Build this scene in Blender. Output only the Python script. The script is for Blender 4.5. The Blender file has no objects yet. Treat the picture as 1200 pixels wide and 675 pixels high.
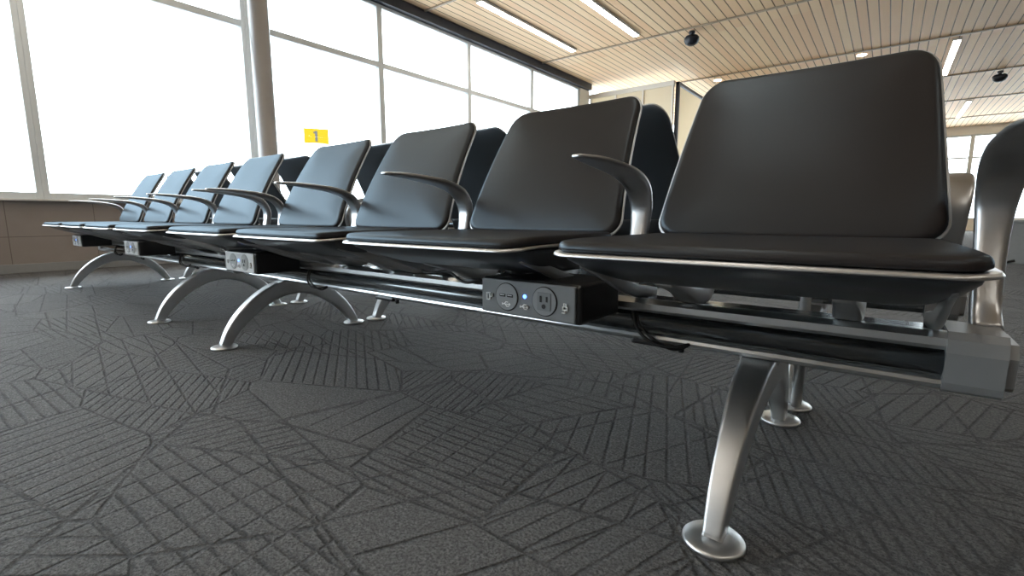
import bpy, bmesh, math, random
from mathutils import Vector, Matrix
random.seed(4)
S = bpy.context.scene
COL = S.collection
try:
    S.view_settings.view_transform = 'Standard'
    S.view_settings.look = 'None'
except Exception: pass

# ------------------------------------------------------------------ materials
class NT:
    def __init__(s, name):
        s.m = bpy.data.materials.new(name); s.m.use_nodes = True
        s.t = s.m.node_tree; s.n = s.t.nodes; s.l = s.t.links
        s.b = s.n['Principled BSDF']; s.out = s.n['Material Output']
    def node(s, typ, **kw):
        n = s.n.new(typ)
        for k, v in kw.items(): setattr(n, k, v)
        return n
    def setin(s, sock, v):
        if isinstance(v, bpy.types.NodeSocket): s.l.new(v, sock)
        else: sock.default_value = v
    def math(s, op, a, b=None, c=None, clamp=False):
        n = s.node('ShaderNodeMath', operation=op); n.use_clamp = clamp
        s.setin(n.inputs[0], a)
        if b is not None: s.setin(n.inputs[1], b)
        if c is not None: s.setin(n.inputs[2], c)
        return n.outputs[0]
    def noise(s, vec, scale, detail=2, rough=.5):
        n = s.node('ShaderNodeTexNoise'); n.inputs['Scale'].default_value = scale
        n.inputs['Detail'].default_value = detail; n.inputs['Roughness'].default_value = rough
        if vec is not None: s.l.new(vec, n.inputs['Vector'])
        return n.outputs['Fac']
    def mix(s, f, a, b):
        n = s.node('ShaderNodeMix', data_type='RGBA')
        s.setin(n.inputs[0], f); s.setin(n.inputs[6], a); s.setin(n.inputs[7], b)
        return n.outputs[2]
    def smooth(s, v, a, b, o0=0., o1=1.):
        n = s.node('ShaderNodeMapRange'); n.interpolation_type = 'SMOOTHSTEP'
        s.setin(n.inputs[0], v); n.inputs[1].default_value = a; n.inputs[2].default_value = b
        n.inputs[3].default_value = o0; n.inputs[4].default_value = o1
        return n.outputs[0]
    def bump(s, h, strength, dist):
        n = s.node('ShaderNodeBump'); n.inputs['Strength'].default_value = strength
        n.inputs['Distance'].default_value = dist; s.l.new(h, n.inputs['Height'])
        s.l.new(n.outputs[0], s.b.inputs['Normal'])
    def obj(s): return s.node('ShaderNodeTexCoord').outputs['Object']

def c4(c): return (c[0], c[1], c[2], 1)
def simple(name, col, rough=.5, metal=0., var=.08, scale=30, bump=0., bscale=300, spec=.5):
    t = NT(name); o = t.obj()
    f = t.noise(o, scale, 3)
    lo = c4([x*(1-var) for x in col]); hi = c4([min(1, x*(1+var)) for x in col])
    t.l.new(t.mix(f, lo, hi), t.b.inputs['Base Color'])
    t.b.inputs['Roughness'].default_value = rough
    t.b.inputs['Metallic'].default_value = metal
    t.b.inputs['Specular IOR Level'].default_value = spec
    if bump: t.bump(t.noise(o, bscale, 3), bump, .001)
    return t.m
def emis(name, col, st):
    t = NT(name); t.b.inputs['Base Color'].default_value = c4(col)
    t.b.inputs['Emission Color'].default_value = c4(col)
    t.b.inputs['Emission Strength'].default_value = st
    return t.m
def sheen(name, col, tint, f0, f1, rough, bscale=500):
    # satin upholstery: diffuse body with a soft, limited surface reflection
    t = NT(name); o = t.obj()
    df = t.node('ShaderNodeBsdfDiffuse'); gl = t.node('ShaderNodeBsdfGlossy'); gl.inputs['Roughness'].default_value = rough
    f = t.noise(o, 8, 3)
    t.l.new(t.mix(f, c4([x*.88 for x in col]), c4([x*1.12 for x in col])), df.inputs['Color'])
    gl.inputs['Color'].default_value = c4(tint)
    lw = t.node('ShaderNodeLayerWeight'); lw.inputs['Blend'].default_value = .5
    fac = t.smooth(lw.outputs['Facing'], .2, 1., f0, f1)
    mx = t.node('ShaderNodeMixShader'); t.l.new(fac, mx.inputs[0]); t.l.new(df.outputs[0], mx.inputs[1]); t.l.new(gl.outputs[0], mx.inputs[2])
    bp = t.node('ShaderNodeBump'); bp.inputs['Strength'].default_value = .2; bp.inputs['Distance'].default_value = .001
    t.l.new(t.noise(o, bscale, 3), bp.inputs['Height'])
    t.l.new(bp.outputs[0], df.inputs['Normal']); t.l.new(bp.outputs[0], gl.inputs['Normal'])
    t.l.new(mx.outputs[0], t.out.inputs['Surface'])
    return t.m

M = {}
M['leather'] = sheen('black_leather', (.0225, .0165, .0145), (.70, .87, 1), .034, .12, .33)
M['metal'] = simple('satin_aluminium', (.62, .625, .63), .38, 1, .06, 40)
M['metal2'] = simple('brushed_aluminium', (.56, .56, .56), .36, 1, .05, 60)
M['rim'] = simple('pale_alloy_rim', (.50, .51, .52), .35, .35, .05, 60)
M['arm'] = simple('armrest_aluminium', (.50, .50, .505), .33, 1, .05, 60)
M['beam'] = simple('anodised_beam', (.17, .185, .195), .22, .8, .06, 30)
M['beam2'] = simple('anodised_beam_edge', (.52, .54, .55), .28, .9, .06, 30)
M['cap'] = simple('grey_end_cap', (.27, .275, .28), .45, .2, .06, 30)
M['pan'] = simple('dark_seat_pan', (.075, .083, .092), .28, .4, .1, 12)
M['shell'] = sheen('slate_back_shell', (.075, .088, .102), (.85, .93, 1), .04, .11, .36, 300)
M['plastic'] = simple('black_plastic', (.014, .014, .015), .35, 0, .1, 40)
M['plate'] = simple('charcoal_faceplate', (.19, .20, .21), .35, 0, .1, 40)
M['plate_glare'] = simple('faceplate_window_glare', (.72, .73, .73), .4, 0, .05, 40)  # far faceplates: window reflection painted in as a pale base colour
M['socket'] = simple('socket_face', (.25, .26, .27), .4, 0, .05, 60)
M['socket_glare'] = simple('socket_face_window_glare', (.42, .43, .43), .4, 0, .05, 60)  # far socket faces lightened to match the painted window reflection
M['hole'] = simple('socket_hole', (.003, .003, .003), .6)
M['icon'] = simple('printed_icon', (.9, .9, .9), .5)
M['led'] = emis('blue_led', (.1, .25, 1), 5)
M['rubber'] = simple('black_rubber', (.01, .01, .01), .55)
M['frame'] = simple('window_frame_paint', (.66, .69, .70), .45, .1, .04, 10)
M['white'] = simple('white_wall_paint', (.84, .80, .74), .6, 0, .03, 3)
M['taupe'] = simple('taupe_wall_paint', (.30, .27, .25), .6, 0, .03, 3)
M['black'] = simple('black_paint', (.012, .014, .024), .5)
M['sill'] = simple('pale_sill', (.60, .58, .55), .4)
M['column'] = simple('column_paint', (.30, .29, .29), .4, .2, .06, 4)
M['lamp'] = emis('led_diffuser', (1, .95, .86), 20)
M['yellow'] = simple('yellow_sign', (.20, .125, .0), .6, 0, .03, 10, 0, 300, .1)
M['concrete'] = simple('apron_concrete', (.6, .6, .6), .8)
M['greywall'] = simple('grey_panel', (.25, .25, .25), .5)
M['tan'] = simple('tan_panel', (.40, .31, .23), .5)

# carpet
t = NT('patterned_carpet'); o = t.obj()
sx = t.node('ShaderNodeSeparateXYZ'); t.l.new(o, sx.inputs[0]); X, Y = sx.outputs[0], sx.outputs[1]
def vor(rot, sc, feature, seed=0, rnd=1.):
    mp = t.node('ShaderNodeMapping'); mp.inputs['Rotation'].default_value = (0, 0, rot)
    mp.inputs['Scale'].default_value = (sc[0], sc[1], 1); mp.inputs['Location'].default_value = (seed, seed*.7, 0)
    t.l.new(o, mp.inputs['Vector'])
    v = t.node('ShaderNodeTexVoronoi', voronoi_dimensions='2D', feature=feature)
    v.inputs['Scale'].default_value = 1; v.inputs['Randomness'].default_value = rnd
    t.l.new(mp.outputs[0], v.inputs['Vector']); return v
def hatch(rot, sc, seed, f0, f1, thick, kp=.15, off=.35, ew=.022):
    v = vor(rot, sc, 'F1', seed)
    cs = t.node('ShaderNodeSeparateColor'); t.l.new(v.outputs['Color'], cs.inputs[0])
    r, g, b = cs.outputs
    ang = t.math('MULTIPLY_ADD', t.math('FLOOR', t.math('MULTIPLY', r, 5.)), math.pi/5, off)
    d = t.math('ADD', t.math('MULTIPLY', X, t.math('COSINE', ang)), t.math('MULTIPLY', Y, t.math('SINE', ang)))
    wob = t.math('MULTIPLY', t.math('SUBTRACT', t.noise(o, 120, 3, .6), .5), .005)
    d = t.math('ADD', d, wob)
    fr = t.math('MULTIPLY_ADD', t.math('FLOOR', t.math('MULTIPLY', g, 3.)), (f1-f0)/2, f0)
    ph = t.math('FRACT', t.math('MULTIPLY', d, fr))
    dist = t.math('DIVIDE', t.math('ABSOLUTE', t.math('SUBTRACT', ph, .5)), fr)
    line = t.smooth(dist, thick*.1, thick*1.3, 1, 0)
    keep = t.math('GREATER_THAN', b, kp)
    e = vor(rot, sc, 'DISTANCE_TO_EDGE', seed)
    edge = t.smooth(e.outputs['Distance'], .003, ew, 1, 0)
    return t.math('MAXIMUM', t.math('MULTIPLY', line, keep), edge)
h1 = hatch(.55, (2.2, 4.3), 3.1, 24, 40, .0042)
h2 = hatch(-.75, (1.3, 2.9), 8.3, 6, 13, .0044, .1, .15, .018)
mask = t.math('MAXIMUM', h1, t.math('MULTIPLY', h2, .95))
worn = t.smooth(t.noise(o, 16, 4, .7), .32, .64, .30, 1)
mask = t.math('MULTIPLY', mask, worn)
fib = t.noise(o, 190, 4, .85); med = t.noise(o, 60, 3, .6)
fibc = t.smooth(fib, .32, .68)
base = t.mix(fibc, (.033, .033, .034, 1), (.240, .239, .241, 1))
base = t.mix(t.math('MULTIPLY', t.smooth(med, .35, .7), .45), base, (.074, .074, .075, 1))
colr = t.mix(t.math('MULTIPLY', mask, .58), base, (.018, .018, .018, 1))
t.l.new(colr, t.b.inputs['Base Color']); t.b.inputs['Roughness'].default_value = .88
t.b.inputs['Specular IOR Level'].default_value = .3
hh = t.math('ADD', t.math('MULTIPLY', t.math('SUBTRACT', 1., mask), 1.4), t.math('ADD', t.math('MULTIPLY', fib, .8), t.math('MULTIPLY', med, .5)))
t.bump(hh, 1., .007)
M['carpet'] = t.m

# wood slat ceiling
t = NT('wood_slat_ceiling'); o = t.obj()
sx = t.node('ShaderNodeSeparateXYZ'); t.l.new(o, sx.inputs[0]); X, Y = sx.outputs[0], sx.outputs[1]
q = t.math('DIVIDE', X, .14); fr = t.math('FRACT', q); idn = t.math('FLOOR', q)
gap = t.smooth(t.math('ABSOLUTE', t.math('SUBTRACT', fr, .5)), .43, .46, 0, 1)
wn = t.node('ShaderNodeTexWhiteNoise', noise_dimensions='2D')
cb = t.node('ShaderNodeCombineXYZ'); t.l.new(idn, cb.inputs[0]); t.l.new(t.math('FLOOR', t.math('DIVIDE', t.math('ADD', Y, .5), 3.25)), cb.inputs[1])
t.l.new(cb.outputs[0], wn.inputs['Vector'])
mp = t.node('ShaderNodeMapping'); mp.inputs['Scale'].default_value = (30, 1.5, 1); t.l.new(o, mp.inputs['Vector'])
grain = t.noise(mp.outputs[0], 1, 4)
wood = t.mix(wn.outputs['Value'], (.90, .60, .37, 1), (.97, .73, .48, 1))
wood = t.mix(t.math('MULTIPLY', grain, .3), wood, (.74, .47, .26, 1))
t.l.new(t.mix(gap, wood, (.17, .10, .06, 1)), t.b.inputs['Base Color'])
t.b.inputs['Roughness'].default_value = .6; t.b.inputs['Specular IOR Level'].default_value = .15
t.bump(t.math('SUBTRACT', 1., gap), .4, .008)
M['wood'] = t.m

# muted stone panels
t = NT('brown_wall_panels'); o = t.obj()
sx = t.node('ShaderNodeSeparateXYZ'); t.l.new(o, sx.inputs[0])
def seam(c, per, w):
    f = t.math('FRACT', t.math('DIVIDE', c, per))
    return t.math('LESS_THAN', f, w/per)
sm = t.math('MAXIMUM', seam(sx.outputs[1], .6, .005), seam(sx.outputs[2], .32, .005))
bc = t.mix(t.noise(o, 5, 4), (.24, .20, .18, 1), (.31, .265, .24, 1))
t.l.new(t.mix(sm, bc, (.13, .105, .09, 1)), t.b.inputs['Base Color']); t.b.inputs['Roughness'].default_value = .35
M['stone'] = t.m

# glass pane
t = NT('window_glass')
tr = t.node('ShaderNodeBsdfTransparent'); gl = t.node('ShaderNodeBsdfGlossy'); gl.inputs['Roughness'].default_value = .02
lw = t.node('ShaderNodeLayerWeight'); lw.inputs['Blend'].default_value = .12
mx = t.node('ShaderNodeMixShader'); t.l.new(lw.outputs['Fresnel'], mx.inputs[0]); t.l.new(tr.outputs[0], mx.inputs[1]); t.l.new(gl.outputs[0], mx.inputs[2])
t.l.new(mx.outputs[0], t.out.inputs['Surface'])
M['glass'] = t.m
t = NT('frosted_glass')
tl = t.node('ShaderNodeBsdfTranslucent'); tl.inputs['Color'].default_value = (.75, .68, .56, 1)
df = t.node('ShaderNodeBsdfDiffuse'); df.inputs['Color'].default_value = (.8, .75, .66, 1)
mx = t.node('ShaderNodeMixShader'); mx.inputs[0].default_value = .4; t.l.new(tl.outputs[0], mx.inputs[1]); t.l.new(df.outputs[0], mx.inputs[2])
t.l.new(mx.outputs[0], t.out.inputs['Surface'])
M['frost'] = t.m

# ------------------------------------------------------------------ mesh builder
class MB:
    def __init__(s): s.v = []; s.f = []; s.mi = []; s.sm = []; s.mats = []
    def mat(s, k):
        m = M[k]
        if m not in s.mats: s.mats.append(m)
        return s.mats.index(m)
    def add(s, vs, fs, mat, smooth=False):
        o = len(s.v); i = s.mat(mat); s.v += [tuple(p) for p in vs]
        for f in fs: s.f.append([o+k for k in f]); s.mi.append(i); s.sm.append(smooth)
        return s
    def box(s, c, size, mat, bev=0., seg=2, rx=0., rz=0.):
        bm = bmesh.new(); bmesh.ops.create_cube(bm, size=1)
        bmesh.ops.scale(bm, vec=size, verts=bm.verts)
        if bev: bmesh.ops.bevel(bm, geom=bm.edges[:], offset=bev, segments=seg, affect='EDGES', profile=.5)
        R = Matrix.Rotation(rz, 3, 'Z') @ Matrix.Rotation(rx, 3, 'X')
        bm.verts.index_update()
        vs = [R @ v.co + Vector(c) for v in bm.verts]; fs = [[v.index for v in f.verts] for f in bm.faces]
        bm.free(); return s.add(vs, fs, mat, False)
    def extrude(s, prof, x0, x1, mat, smooth=False):
        n = len(prof)
        vs = [(x0, p[0], p[1]) for p in prof]+[(x1, p[0], p[1]) for p in prof]
        fs = [[i, (i+1) % n, n+(i+1) % n, n+i] for i in range(n)]+[list(range(n))[::-1], list(range(n, 2*n))]
        return s.add(vs, fs, mat, smooth)
    def lathe(s, c, prof, axis, mat, seg=32, smooth=True):
        vs = []; fs = []
        for r, h in prof:
            for k in range(seg):
                a = 2*math.pi*k/seg; p = (r*math.cos(a), r*math.sin(a), h)
                if axis == 'Y': p = (p[0], p[2], p[1])
                if axis == 'X': p = (p[2], p[0], p[1])
                vs.append((p[0]+c[0], p[1]+c[1], p[2]+c[2]))
        m = len(prof)
        for j in range(m-1):
            for k in range(seg):
                fs.append([j*seg+k, j*seg+(k+1) % seg, (j+1)*seg+(k+1) % seg, (j+1)*seg+k])
        fs.append(list(range(seg))[::-1]); fs.append([(m-1)*seg+k for k in range(seg)])
        return s.add(vs, fs, mat, smooth)
    def sweep(s, pts, hw, mat, x=0., n=40, seg=18, ex=2.6, dx=None):
        P = cat([tuple(p)+tuple(w)+((dx[i],) if dx else (0.,)) for i, (p, w) in enumerate(zip(pts, hw))], n)
        vs = []; fs = []
        for i, q in enumerate(P):
            a = P[max(0, i-1)]; b = P[min(len(P)-1, i+1)]
            ty, tz = b[0]-a[0], b[1]-a[1]; L = math.hypot(ty, tz) or 1; ty /= L; tz /= L
            ny, nz = -tz, ty
            for k in range(seg):
                an = 2*math.pi*k/seg; c, d = math.cos(an), math.sin(an)
                cx = math.copysign(abs(c)**(2/ex), c)*q[2]; cn = math.copysign(abs(d)**(2/ex), d)*q[3]
                vs.append((x+q[4]+cx, q[0]+ny*cn, q[1]+nz*cn))
        m = len(P)
        for j in range(m-1):
            for k in range(seg):
                fs.append([j*seg+k, j*seg+(k+1) % seg, (j+1)*seg+(k+1) % seg, (j+1)*seg+k])
        fs.append(list(range(seg))[::-1]); fs.append([(m-1)*seg+k for k in range(seg)])
        return s.add(vs, fs, mat, True)
    def tube(s, pts, r, mat, n=40, seg=10):
        P = [Vector(p) for p in cat(pts, n)]; vs = []; fs = []
        up = Vector((0, 0, 1))
        for i, p in enumerate(P):
            T = (P[min(len(P)-1, i+1)]-P[max(0, i-1)]).normalized()
            A = T.cross(up); A = A.normalized() if A.length > .05 else T.cross(Vector((0, 1, 0))).normalized()
            B = T.cross(A)
            for k in range(seg):
                a = 2*math.pi*k/seg; vs.append(p+A*math.cos(a)*r+B*math.sin(a)*r)
        m = len(P)
        for j in range(m-1):
            for k in range(seg):
                fs.append([j*seg+k, j*seg+(k+1) % seg, (j+1)*seg+(k+1) % seg, (j+1)*seg+k])
        fs.append(list(range(seg))[::-1]); fs.append([(m-1)*seg+k for k in range(seg)])
        return s.add(vs, fs, mat, True)
    def pillow(s, w, h, r, rings, mapper, mat, dome=0., inner=9):
        vs = []; fs = []
        outl = [rr(w-2*i, h-2*i, max(r-i, .004)) for i, _ in rings]; n = len(outl[0])
        def mp(p, hh): return mapper(p[0], p[1], hh)
        allr = []
        hb = rings[0][1]; ht = rings[-1][1]
        for k in range(1, inner):
            sc = k/inner; allr.append([mp((p[0]*sc, p[1]*sc), hb) for p in outl[0]])
        for (i, hh), ol in zip(rings, outl): allr.append([mp(p, hh) for p in ol])
        for k in range(inner-1, 0, -1):
            sc = k/inner; allr.append([mp((p[0]*sc, p[1]*sc), ht+dome*(1-sc**4)) for p in outl[-1]])
        for rg in allr: vs += rg
        m = len(allr)
        for j in range(m-1):
            for k in range(n):
                fs.append([j*n+k, j*n+(k+1) % n, (j+1)*n+(k+1) % n, (j+1)*n+k])
        c0 = len(vs); vs.append(mp((0, 0), hb)); vs.append(mp((0, 0), ht+dome))
        for k in range(n):
            fs.append([c0, (k+1) % n, k]); fs.append([c0+1, (m-1)*n+k, (m-1)*n+(k+1) % n])
        return s.add(vs, fs, mat, True)
    def mesh(s, name):
        me = bpy.data.meshes.new(name); me.from_pydata(s.v, [], s.f)
        for m in s.mats: me.materials.append(m)
        for i, p in enumerate(me.polygons): p.material_index = s.mi[i]; p.use_smooth = s.sm[i]
        bm = bmesh.new(); bm.from_mesh(me); bmesh.ops.recalc_face_normals(bm, faces=bm.faces[:]); bm.to_mesh(me); bm.free()
        me.update(); return me

def cat(pts, n):
    P = [tuple(p) for p in pts]; P = [tuple(2*a-b for a, b in zip(P[0], P[1]))]+P+[tuple(2*a-b for a, b in zip(P[-1], P[-2]))]
    m = len(P)-3; out = []
    for i in range(n+1):
        t_ = i/n*m; k = min(int(t_), m-1); f = t_-k
        a, b, c, d = P[k:k+4]
        out.append(tuple(.5*((2*b[j])+(-a[j]+c[j])*f+(2*a[j]-5*b[j]+4*c[j]-d[j])*f*f+(-a[j]+3*b[j]-3*c[j]+d[j])*f**3) for j in range(len(b))))
    return out
def rr(w, h, r, nc=7, ns=8):
    pts = []
    cs = [(w/2-r, h/2-r, 0), (-w/2+r, h/2-r, 90), (-w/2+r, -h/2+r, 180), (w/2-r, -h/2+r, 270)]
    for i, (cx, cy, a0) in enumerate(cs):
        for k in range(nc+1):
            a = math.radians(a0+90*k/nc); pts.append((cx+r*math.cos(a), cy+r*math.sin(a)))
        nx = cs[(i+1) % 4]; a = math.radians(nx[2]); q = (nx[0]+r*math.cos(a), nx[1]+r*math.sin(a)); p = pts[-1]
        for k in range(1, ns): pts.append((p[0]+(q[0]-p[0])*k/ns, p[1]+(q[1]-p[1])*k/ns))
    return pts
def inst(name, me, parent=None, loc=(0, 0, 0), rot=0., **props):
    ob = bpy.data.objects.new(name, me); COL.objects.link(ob)
    ob.location = loc; ob.rotation_euler = (0, 0, rot)
    if parent: ob.parent = parent
    for k, v in props.items(): ob[k] = v
    return ob

# ------------------------------------------------------------------ seat parts (local: +x along row, -y front)
ST = (-.362, .075)
def seat_map(zbase, ext=0.):
    yc = (ST[0]+ST[1])/2
    def f(a, b, h):
        y = yc+b; s_ = (y-ST[0])/(ST[1]-ST[0])
        y -= .006*(1-(a/.26)**2)*max(0, 1-s_*1.6)
        droop = .004*max(0, 1-s_/.2)**2
        dish = -.003*math.sin(math.pi*min(1, max(0, s_)))*(1-(a/.27)**2)
        wsc = 1-.05*s_
        return (a*wsc, y, zbase+h-droop+dish)
    return f
BK0, BK1, BK2 = (.082, .450), (.140, .620), (.288, .826)
def back_pt(t_):
    y = (1-t_)**2*BK0[0]+2*t_*(1-t_)*BK1[0]+t_*t_*BK2[0]; z = (1-t_)**2*BK0[1]+2*t_*(1-t_)*BK1[1]+t_*t_*BK2[1]
    ty = 2*(1-t_)*(BK1[0]-BK0[0])+2*t_*(BK2[0]-BK1[0]); tz = 2*(1-t_)*(BK1[1]-BK0[1])+2*t_*(BK2[1]-BK1[1])
    L = math.hypot(ty, tz); return y, z, ty/L, tz/L
BH = .428
def back_map(a, b, h):
    t_ = (b+BH/2)/BH; y, z, ty, tz = back_pt(t_)
    sc = 1-.155*max(0, min(1.05, t_))
    h2 = h+.004*(a/.25)**2
    return (a*sc, y-tz*h2, z+ty*h2)
def edge(th, r, n=5, i0=.004):
    out = [(i0+r*.6, 0.), (i0, r*.35)]
    for k in range(n+1):
        a = math.pi/2*k/n; out.append((i0+r*(1-math.cos(a)), th-r+r*math.sin(a)))
    return out
me_cush = MB().pillow(.528, ST[1]-ST[0], .038, edge(.017, .010), seat_map(.4470), 'leather', .002).mesh('seat_cushion')
def puff(th, i0=.002, w=.020, n=8):
    out = [(i0+.004, 0.), (i0, .002)]
    for k in range(1, n+1):
        a = math.pi/2*k/n; out.append((i0+w*(1-math.cos(a)), .002+(th-.002)*math.sin(a)))
    return out
me_back = MB().pillow(.514, BH, .054, puff(.014), back_map, 'leather', .007).mesh('backrest_cushion')
def bshell(a, b, h): return back_map(a, b, h-.0055)
mb = MB().pillow(.515, BH+.003, .054, [(.010, -.003), (.003, -.0015), (0, 0), (0, .003), (.004, .005)], bshell, 'shell')
mb.pillow(.518, BH+.006, .055, [(.004, .002), (0, .003), (0, .0062), (.002, .007)], bshell, 'rim')
me_bshell = mb.mesh('back_shell')
mb = MB().pillow(.538, ST[1]-ST[0]+.011, .043, [(.010, .000), (.001, .001), (0, .0025), (.003, .0063)], seat_map(.4405), 'metal2')
top = rr(.515, .405, .04, 5, 4); bot = rr(.45, .25, .05, 5, 4)
n = len(top); vs = [(p[0], p[1]-.146, .4385) for p in top]
for e, fz in ((.06, .4285), (.35, .410), (.80, .390), (1., .383)):
    vs += [(p[0]*(1-e)+q[0]*e, (p[1]-.146)*(1-e)+(q[1]-.072)*e, fz) for p, q in zip(top, bot)]
fs = []
for j in range(4):
    for k in range(n): fs.append([j*n+k, j*n+(k+1) % n, (j+1)*n+(k+1) % n, (j+1)*n+k])
fs.append([4*n+k for k in range(n)]); fs.append(list(range(n))[::-1])
mb.add(vs, fs, 'pan', True)
mb.sweep([(.02, .430), (.06, .430), (.085, .437), (.100, .458), (.108, .490)], [(.236, .003)]*5, 'pan', 0, 16, 16, 8)
for sx_ in (-1, 1):
    pts = [(-.300, .420), (-.22, .396), (-.14, .368), (-.06, .346), (.0, .336), (.04, .332)]
    mb.sweep(pts, [(.003, .006), (.005, .010), (.006, .013), (.007, .014), (.007, .014), (.007, .010)], 'metal2', 0, 30, 12, 6, [sx_*q for q in (.235, .236, .238, .240, .240, .238)])
    mb.sweep([(-.20, .386), (-.12, .370), (-.05, .352), (.02, .350), (.06, .37), (.07, .41)], [(.014, .006), (.018, .012), (.022, .022), (.022, .024), (.018, .014), (.014, .008)], 'metal2', 0, 30, 16, 6, [sx_*.13]*6)
me_seat = mb.mesh('seat')

# armrest
pts = [(.035, .318), (.075, .352), (.100, .42), (.116, .485), (.116, .532), (.086, .575), (.022, .598), (-.055, .608), (-.135, .614), (-.195, .615)]
hw = [(.020, .018), (.019, .016), (.020, .014), (.023, .013), (.027, .013), (.031, .012), (.033, .010), (.032, .008), (.026, .006), (.011, .0035)]
me_arm = MB().sweep(pts, hw, 'arm', 0, 70, 28, 3.6).mesh('armrest')
# leg arch
ptl = [(-.285, .006), (-.253, .062), (-.207, .116), (-.148, .163), (-.078, .198), (0, .212), (.078, .198), (.148, .163), (.207, .116), (.253, .062), (.285, .006)]
hwl = [(.015, .018), (.018, .023), (.021, .027), (.025, .030), (.029, .032), (.032, .032), (.029, .032), (.025, .030), (.021, .027), (.018, .023), (.015, .018)]
mb = MB().sweep(ptl, hwl, 'metal', 0, 90, 48, 7)
mb.box((0, 0, .242), (.07, .078, .032), 'metal2', .006)
me_leg = mb.mesh('leg')
me_foot = MB().lathe((0, 0, 0), [(.043, 0), (.046, .0015), (.046, .006), (.043, .009), (.02, .0105), (.0, .0105)], 'Z', 'metal', 40).mesh('foot_pad')
# beam
BL = 1.165
prof = [(-.036, .246), (-.044, .250), (-.050, .262), (-.044, .266), (-.040, .284), (-.044, .302), (-.047, .308), (-.034, .324), (.034, .324), (.046, .308), (.048, .258), (.040, .246)]
mb = MB().extrude(prof, -BL, BL, 'beam')
mb.extrude([(-.052, .239), (-.058, .242), (-.060, .248), (-.058, .254), (-.048, .257), (-.03, .252), (-.03, .242)], -BL, BL, 'beam2')
# rounded front bead
bead = [(-.044+.016*math.cos(math.radians(a)), .279+.019*math.sin(math.radians(a))) for a in range(100, 261, 16)]
mb.extrude(bead, -BL, BL, 'beam', True)
mb.extrude([(-.060, .302), (-.064, .308), (-.063, .320), (-.050, .328), (-.036, .328), (-.036, .314), (-.048, .304)], -BL, BL, 'beam2')
me_beam = mb.mesh('beam')
mb = MB().extrude([(-.050, .236), (-.062, .242), (-.068, .254), (-.071, .300), (-.066, .320), (-.054, .330), (.046, .330), (.058, .314), (.058, .246), (.048, .236)], -.01, .056, 'cap')
me_cap = mb.extrude([(-.044, .248), (-.058, .256), (-.062, .300), (-.050, .319), (.040, .319), (.050, .308), (.050, .254), (.042, .248)], .056, .067, 'cap').mesh('end_cap')
me_clip = MB().box((0, 0, 0), (.09, .018, .012), 'plastic', .004).lathe((.06, .0, -.002), [(.006, -.008), (.007, 0), (.006, .006)], 'Z', 'plastic', 14).mesh('cable_clip')
me_cab = MB().tube([(-.06, -.05, .31), (-.04, -.075, .275), (-.01, -.085, .250), (.03, -.080, .240), (.065, -.06, .246), (.08, -.03, .255)], .0035, 'rubber').tube([(-.055, -.04, .31), (-.035, -.07, .280), (-.005, -.08, .256), (.04, -.070, .234), (.075, -.05, .25)], .003, 'rubber').mesh('cable')
me_cab2 = MB().tube([(-.20, -.10, .386), (-.1, -.13, .350), (-.02, -.12, .355), (.06, -.14, .336), (.13, -.11, .345), (.17, -.06, .31)], .0035, 'rubber').mesh('cable')
me_post = MB().lathe((0, 0, 0), [(.0125, .008), (.0125, .40), (.010, .403)], 'Z', 'metal', 32).mesh('support_post')

# power unit (local origin centre of front face)
me_pbody = MB().box((0, .082, 0), (.246, .162, .078), 'plastic', .008, 3).mesh('power_outlet')
def plate(m): return MB().box((-.003, -.001, 0), (.232, .006, .071), m, .0025).mesh('faceplate')
me_pl1, me_pl2 = plate('plate'), plate('plate_glare')
def disc(b, m, m2):
    b.lathe((0, -.004, 0), [(.0295, .002), (.0295, -.001), (.028, -.0018)], 'Y', 'hole' if m2 else m, 40, False)
    b.lathe((0, -.0048, 0), [(.0280, .002), (.0280, -.001), (.0272, -.0016)], 'Y', m, 40, False)
def usb(m, m2):
    b = MB(); disc(b, m, m2)
    for q in (-1, 1): b.box((q*.0098, -.0068, .003), (.015, .0014, .006), 'hole', .0004, 1); b.box((q*.0098, -.0073, .0038), (.011, .0012, .0014), 'icon')
    return b.mesh('usb_socket')
me_usb = usb('socket', 1); me_usb2 = usb('socket_glare', 0)
def outlet(m, m2):
    b = MB(); disc(b, m, m2)
    b.box((0, -.0068, 0), (.032, .0015, .036), 'plate' if m2 else m, .0006, 1)
    b.box((-.0072, -.0078, .005), (.0036, .0014, .0125), 'hole'); b.box((.0072, -.0078, .005), (.0036, .0014, .0105), 'hole')
    b.lathe((0, -.0068, -.0095), [(.0045, 0), (.0045, -.0016)], 'Y', 'hole', 16, False)
    return b.mesh('wall_socket')
me_out = outlet('socket', 1); me_out2 = outlet('socket_glare', 0)
me_led = MB().lathe((0, -.004, 0), [(.0042, .002), (.0042, -.001), (.003, -.002)], 'Y', 'led', 18).mesh('indicator_light')
def stroke(b, p, q, r=.0008):
    d = math.hypot(q[0]-p[0], q[1]-p[1]); a = math.atan2(q[1]-p[1], q[0]-p[0])
    c, s_ = math.cos(a), math.sin(a); L = d/2+r
    cx, cz = (p[0]+q[0])/2, (p[1]+q[1])/2
    vs = []
    for yy in (-.0072, -.0035):
        for (u_, v_) in ((-L, -r), (L, -r), (L, r), (-L, r)): vs.append((cx+u_*c-v_*s_, yy, cz+u_*s_+v_*c))
    b.add(vs, [[0, 1, 2, 3], [7, 6, 5, 4], [0, 4, 5, 1], [1, 5, 6, 2], [2, 6, 7, 3], [3, 7, 4, 0]], 'icon')
def icon(strokes):
    b = MB()
    for p, q in strokes: stroke(b, p, q)
    return b.mesh('icon_print')
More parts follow.
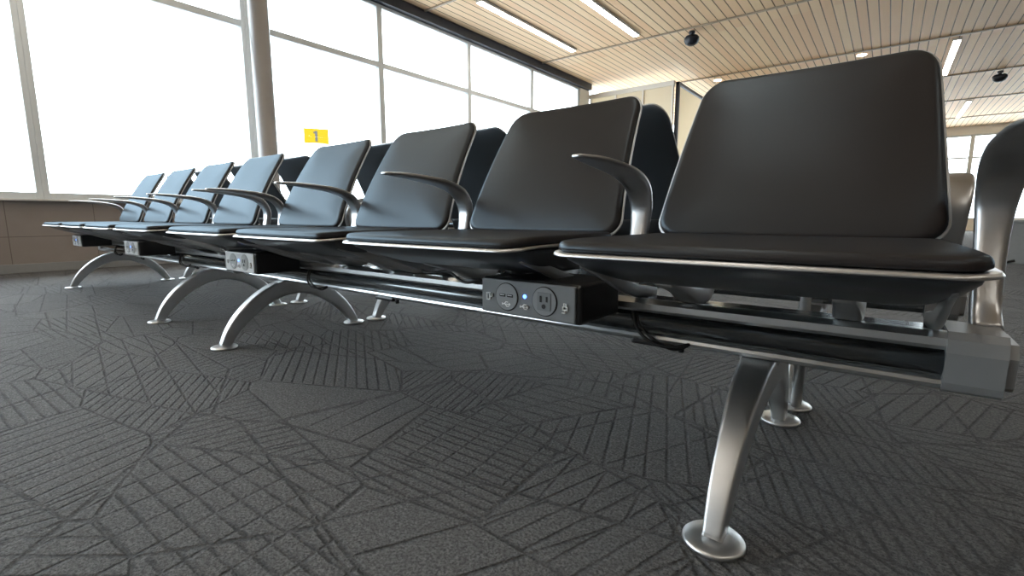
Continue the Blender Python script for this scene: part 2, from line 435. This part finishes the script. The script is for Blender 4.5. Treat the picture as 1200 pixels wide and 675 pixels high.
ic_phone = icon([((-.004, -.007), (-.004, .007)), ((.004, -.007), (.004, .007)), ((-.004, .007), (.004, .007)), ((-.004, -.007), (.004, -.007)), ((.004, 0), (.011, .0)), ((.011, 0), (.011, .006))])
ic_usb = icon([((-.010, 0), (.010, 0)), ((-.006, 0), (-.001, .0045)), ((-.001, .0045), (.004, .0045)), ((-.003, 0), (.001, -.0045)), ((.001, -.0045), (.006, -.0045)), ((-.010, -.0015), (-.010, .0015)), ((.008, .002), (.010, 0)), ((.008, -.002), (.010, 0))])
ic_plug = icon([((-.005, -.002), (-.005, .004)), ((-.005, .004), (.005, .004)), ((.005, .004), (.005, -.002)), ((-.005, -.002), (.005, -.002)), ((-.0025, .004), (-.0025, .010)), ((.0025, .004), (.0025, .010)), ((0, -.002), (0, -.008)), ((0, -.008), (-.006, -.008))])

# ------------------------------------------------------------------ benches
def bench(name, loc, rot, label, near=False, power=True, px=(.51, -.80)):
    E = inst(name, None, None, loc, rot, label=label, category='airport seating', group='back-to-back airport beam benches')
    E.empty_display_size = .1
    inst('beam', me_beam, E, label='grey anodised aluminium mounting beam')
    inst('end_cap', me_cap, E, (BL, 0, 0)); inst('end_cap', me_cap, E, (-BL, 0, 0), math.pi)
    for x in (-.9, -.3, .3, .9):
        s_ = inst('seat', me_seat, E, (x, 0, 0), label='dark seat pan with bright aluminium rim')
        inst('seat_cushion', me_cush, s_, label='black leather seat pad'); inst('back_cushion', me_back, s_, label='black leather back pad')
        inst('back_shell', me_bshell, s_, label='slate grey back shell with bright rim')
    for x in (-1.185, -.59, 0, .59, 1.207): inst('armrest', me_arm, E, (x, 0, 0), label='curved brushed aluminium armrest')
    for x in (-.9, .9):
        l_ = inst('leg', me_leg, E, (x, 0, 0), label='arched satin aluminium leg')
        inst('foot_pad', me_foot, l_, (0, -.285, 0)); inst('foot_pad', me_foot, l_, (0, .285, 0))
    if power:
        for i, x in enumerate(px):
            nr = near and i == 0
            p_ = inst('power_outlet', me_pbody, E, (x, -.242, .335), label='black power and charging unit')
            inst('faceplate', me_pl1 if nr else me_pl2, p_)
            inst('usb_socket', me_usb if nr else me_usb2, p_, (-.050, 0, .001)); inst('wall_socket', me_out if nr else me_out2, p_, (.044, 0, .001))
            inst('indicator_light', me_led, p_, (-.004, 0, .006))
            inst('icon_print', ic_phone, p_, (-.099, 0, -.002)); inst('icon_print', ic_usb, p_, (-.004, 0, -.015))
            inst('icon_print', ic_usb, p_, (-.050, 0, -.014)); inst('icon_print', ic_plug, p_, (.092, 0, -.008))
            inst('cable', me_cab, E, (x+.20, 0, 0)); inst('cable', me_cab2, E, (x-.33, 0, 0))
        inst('cable_clip', me_clip, E, (.70, -.054, .237)); inst('cable_clip', me_clip, E, (-.2, -.054, .237))
    return E
bench('airport_bench', (-1.07, 1.01, 0), 0, 'four-seat black leather beam bench with blue-lit charging unit on open carpet', True)
bench('airport_bench', (-3.61, 1.01, 0), 0, 'four-seat black leather beam bench joined on towards the window wall', px=(.42, -.83))
B3 = bench('airport_bench', (-1.06, 1.70, 0), math.pi, 'four-seat black leather beam bench backing onto another on open carpet')
bench('airport_bench', (-3.60, 1.70, 0), math.pi, 'four-seat black leather beam bench facing away, beside the window wall')
inst('support_post', me_post, B3, (-.912, .302, 0), label='slim upright aluminium post')

# ------------------------------------------------------------------ room
def st(name, mb_, **k):
    return inst(name, mb_.mesh(name), None, kind='structure', **k)
UX = -6.1; ZC = 3.7; Y0, Y1 = -8., 24.; XR = 14.
st('floor', MB().box(((UX-.2+XR)/2, (Y0+Y1)/2, -.05), (XR-UX+.2, Y1-Y0, .1), 'carpet'))
st('ceiling', MB().box(((UX-.2+XR)/2, (Y0+Y1)/2, ZC+.05), (XR-UX+.2, Y1-Y0, .1), 'wood'))
st('wall_left', MB().box((UX-.1, (Y0+10.9)/2, .32), (.2, 10.9-Y0, .64), 'stone'))
st('trim_1', MB().box((UX-.08, (Y0+10.9)/2, .650), (.25, 10.9-Y0, .02), 'sill', .004))
st('trim_2', MB().box((UX-.06, (Y0+10.9)/2, 3.63), (.26, 10.9-Y0, .14), 'black'))
st('baseboard_left', MB().box((UX+.006, (Y0+10.9)/2, .04), (.012, 10.9-Y0, .08), 'greywall', .003))
edges = [.87+1.915*k for k in range(-4, 6)]
wi = 1
for k in range(len(edges)-1):
    a, b_ = edges[k], edges[k+1]; x = UX-.08; fw = .045; m = MB()
    for y in (a+fw/2, b_-fw/2): m.box((x, y, 2.11), (.11, fw, 2.90), 'frame', .004)
    for z, hgt in ((.690, .06), (2.72, .075), (3.54, .05)): m.box((x, (a+b_)/2, z), (.10, b_-a-2*fw, hgt), 'frame', .004)
    m.box((x, (a+b_)/2, 1.70), (.008, b_-a-2*fw, 1.97), 'glass'); m.box((x, (a+b_)/2, 3.135), (.008, b_-a-2*fw, .755), 'glass')
    st('window_%d' % wi, m); wi += 1
m = MB().box((UX-.1, (edges[-1]+10.9)/2, 2.1), (.2, 10.9-edges[-1], 2.9), 'frame'); st('trim_3', m)
xs = [-3.9+2.0*k for k in range(0, 10)]
st('wall_back', MB().box(((xs[0]+XR)/2, Y1+.1, .2), (XR-xs[0], .2, .4), 'white').box(((xs[0]+XR)/2, Y1+.1, 3.55), (XR-xs[0], .2, .3), 'white'))
for k in range(len(xs)-1):
    a, b_ = xs[k], xs[k+1]; m = MB()
    for x in (a+.03, b_-.03): m.box((x, Y1+.08, 1.9), (.06, .1, 3.0), 'frame')
    for z in (.43, 2.6, 3.37): m.box(((a+b_)/2, Y1+.08, z), (b_-a-.12, .09, .06), 'frame')
    m.box(((a+b_)/2, Y1+.08, 1.9), (b_-a-.12, .01, 2.9), 'glass'); st('window_%d' % wi, m); wi += 1
st('wall_right', MB().box((XR+.1, (Y0+Y1)/2, ZC/2), (.2, Y1-Y0, ZC), 'taupe'))
st('wall_front', MB().box(((UX+XR)/2, Y0-.1, ZC/2), (XR-UX, .2, ZC), 'taupe'))
# pale bulkhead beyond the window wall, with a clerestory
m = MB().box((-5.05, 10.95, 3.42), (2.1, .1, .10), 'white').box((-5.05, 10.95, 1.2), (2.1, .1, 2.4), 'white')
for x in (-6.07, -5.4, -4.72, -4.03): m.box((x, 10.95, 2.885), (.04, .06, .97), 'white')
for a, b_ in ((-6.045, -5.425), (-5.375, -4.745), (-4.695, -4.055)): m.box(((a+b_)/2, 10.95, 2.885), (b_-a, .02, .97), 'frost')
st('wall_vestibule', m)
m = MB()
m.box((-3.95, 11.03, 1.72), (.08, .06, 3.44), 'black'); m.box((-3.95, 15.2, 1.72), (.06, .09, 3.44), 'frame'); m.box((-3.95, 23.8, 1.72), (.08, .09, 3.44), 'frame')
m.box((-3.95, 17.4, .06), (.07, 12.8, .09), 'black'); m.box((-3.95, 17.4, 3.42), (.07, 12.8, .06), 'black')
m.box((-3.95, 17.4, 1.72), (.01, 12.7, 3.3), 'frost'); st('window_%d' % wi, m); wi += 1
for i, y in enumerate([-7.5, -4.25, -1.0, 2.25, 5.5, 8.75, 12.0, 15.25, 18.5, 21.75]):
    st('trim_%d' % (i+4), MB().box(((UX+XR)/2, y, ZC-.010), (XR-UX, .035, .025), 'tan'))
inst('column', MB().lathe((0, 0, 0), [(.12, 0), (.12, .08), (.105, .09), (.105, ZC)], 'Z', 'column', 40).mesh('column'), None, (-5.82, 2.80, 0), label='round grey painted column beside the window wall', category='column')
me_lamp = MB().box((0, 0, .004), (.12, 2.75, .04), 'sill', .003).box((0, 0, -.019), (.098, 2.72, .006), 'lamp').mesh('ceiling_or_fill_light')
def lamp(u, v): inst('ceiling_or_fill_light', me_lamp, None, (-u, v, ZC-.024), label='long linear LED light in wooden slat ceiling, unseen ones added as fill', category='ceiling light', group='linear ceiling lights')
for u, v in ((5.1, 7.1), (3.82, 7.1), (-.68, 13.6), (-1.45, 20.1), (5.1, .6), (3.82, .6), (.9, .6), (-2.5, .6), (-2.7, 7.1), (-5.5, 3.8), (-6, 10.3), (4.4, -2.6), (1.6, -2.6), (-1.6, -2.6), (2.4, -5.9)): lamp(u, v)  # lamps outside the camera view are added as even fill light
me_sm = MB().lathe((0, 0, 0), [(.075, 0), (.08, -.006), (.06, -.012)], 'Z', 'lamp', 24).mesh('downlight')
for u, v in ((3.5, 12.4), (.73, 12.3)): inst('downlight', me_sm, None, (-u, v, ZC), label='small round downlight in wooden ceiling', category='ceiling light', group='small downlights')
me_sp = MB().lathe((0, 0, 0), [(.05, 0), (.05, -.04), (.03, -.05), (.03, -.07), (.10, -.08), (.125, -.11), (.125, -.15), (.10, -.20), (.05, -.23)], 'Z', 'black', 28).mesh('ceiling_speaker')
for u, v in ((2.99, 8.9), (-1.64, 15.4)): inst('ceiling_speaker', me_sp, None, (-u, v, ZC-.02), label='round black speaker hanging from wooden ceiling', category='speaker', group='black ceiling speakers')
inst('counter', MB().box((0, 0, .22), (2.2, .6, .44), 'greywall', .01).box((0, 0, .45), (2.24, .64, .03), 'greywall', .005).mesh('counter'), None, (2.02, 7.6, 0), label='low grey counter on the carpet', category='counter')
inst('ground', MB().box((-60, 10, -4.1), (107, 160, .2), 'concrete').mesh('ground'), None, kind='structure')
G = inst('gate_sign', MB().box((0, 0, 0), (.04, 1.0, .64), 'yellow', .01).mesh('gate_sign'), None, (-20, 11.75, 3.97), math.radians(-30), label='yellow gate number sign on a pole outside the window', category='sign')
m = MB().box((.024, 0, 0), (.008, .09, .44), 'black').box((.024, -.07, .15), (.008, .07, .07), 'black', 0, 1)
inst('numeral', m.mesh('numeral'), G)
inst('pole', MB().lathe((0, 0, 0), [(.07, -7.97), (.07, -.31)], 'Z', 'white', 16).box((0, 0, -.5), (.5, .6, .35), 'white', .03).mesh('pole'), G)

# ------------------------------------------------------------------ world, camera
w = bpy.data.worlds.new('World'); S.world = w; w.use_nodes = True
bg = w.node_tree.nodes['Background']; bg.inputs[0].default_value = (.80, .925, 1, 1); bg.inputs[1].default_value = 8.5
cam = bpy.data.cameras.new('camera'); co = bpy.data.objects.new('camera', cam); COL.objects.link(co)
cam.sensor_width = 36; cam.lens = 560/1200*36; cam.clip_start = .02
co.location = (0, 0, .5); co.rotation_euler = (math.radians(90-8.48), 0, math.radians(38.0))
S.camera = co
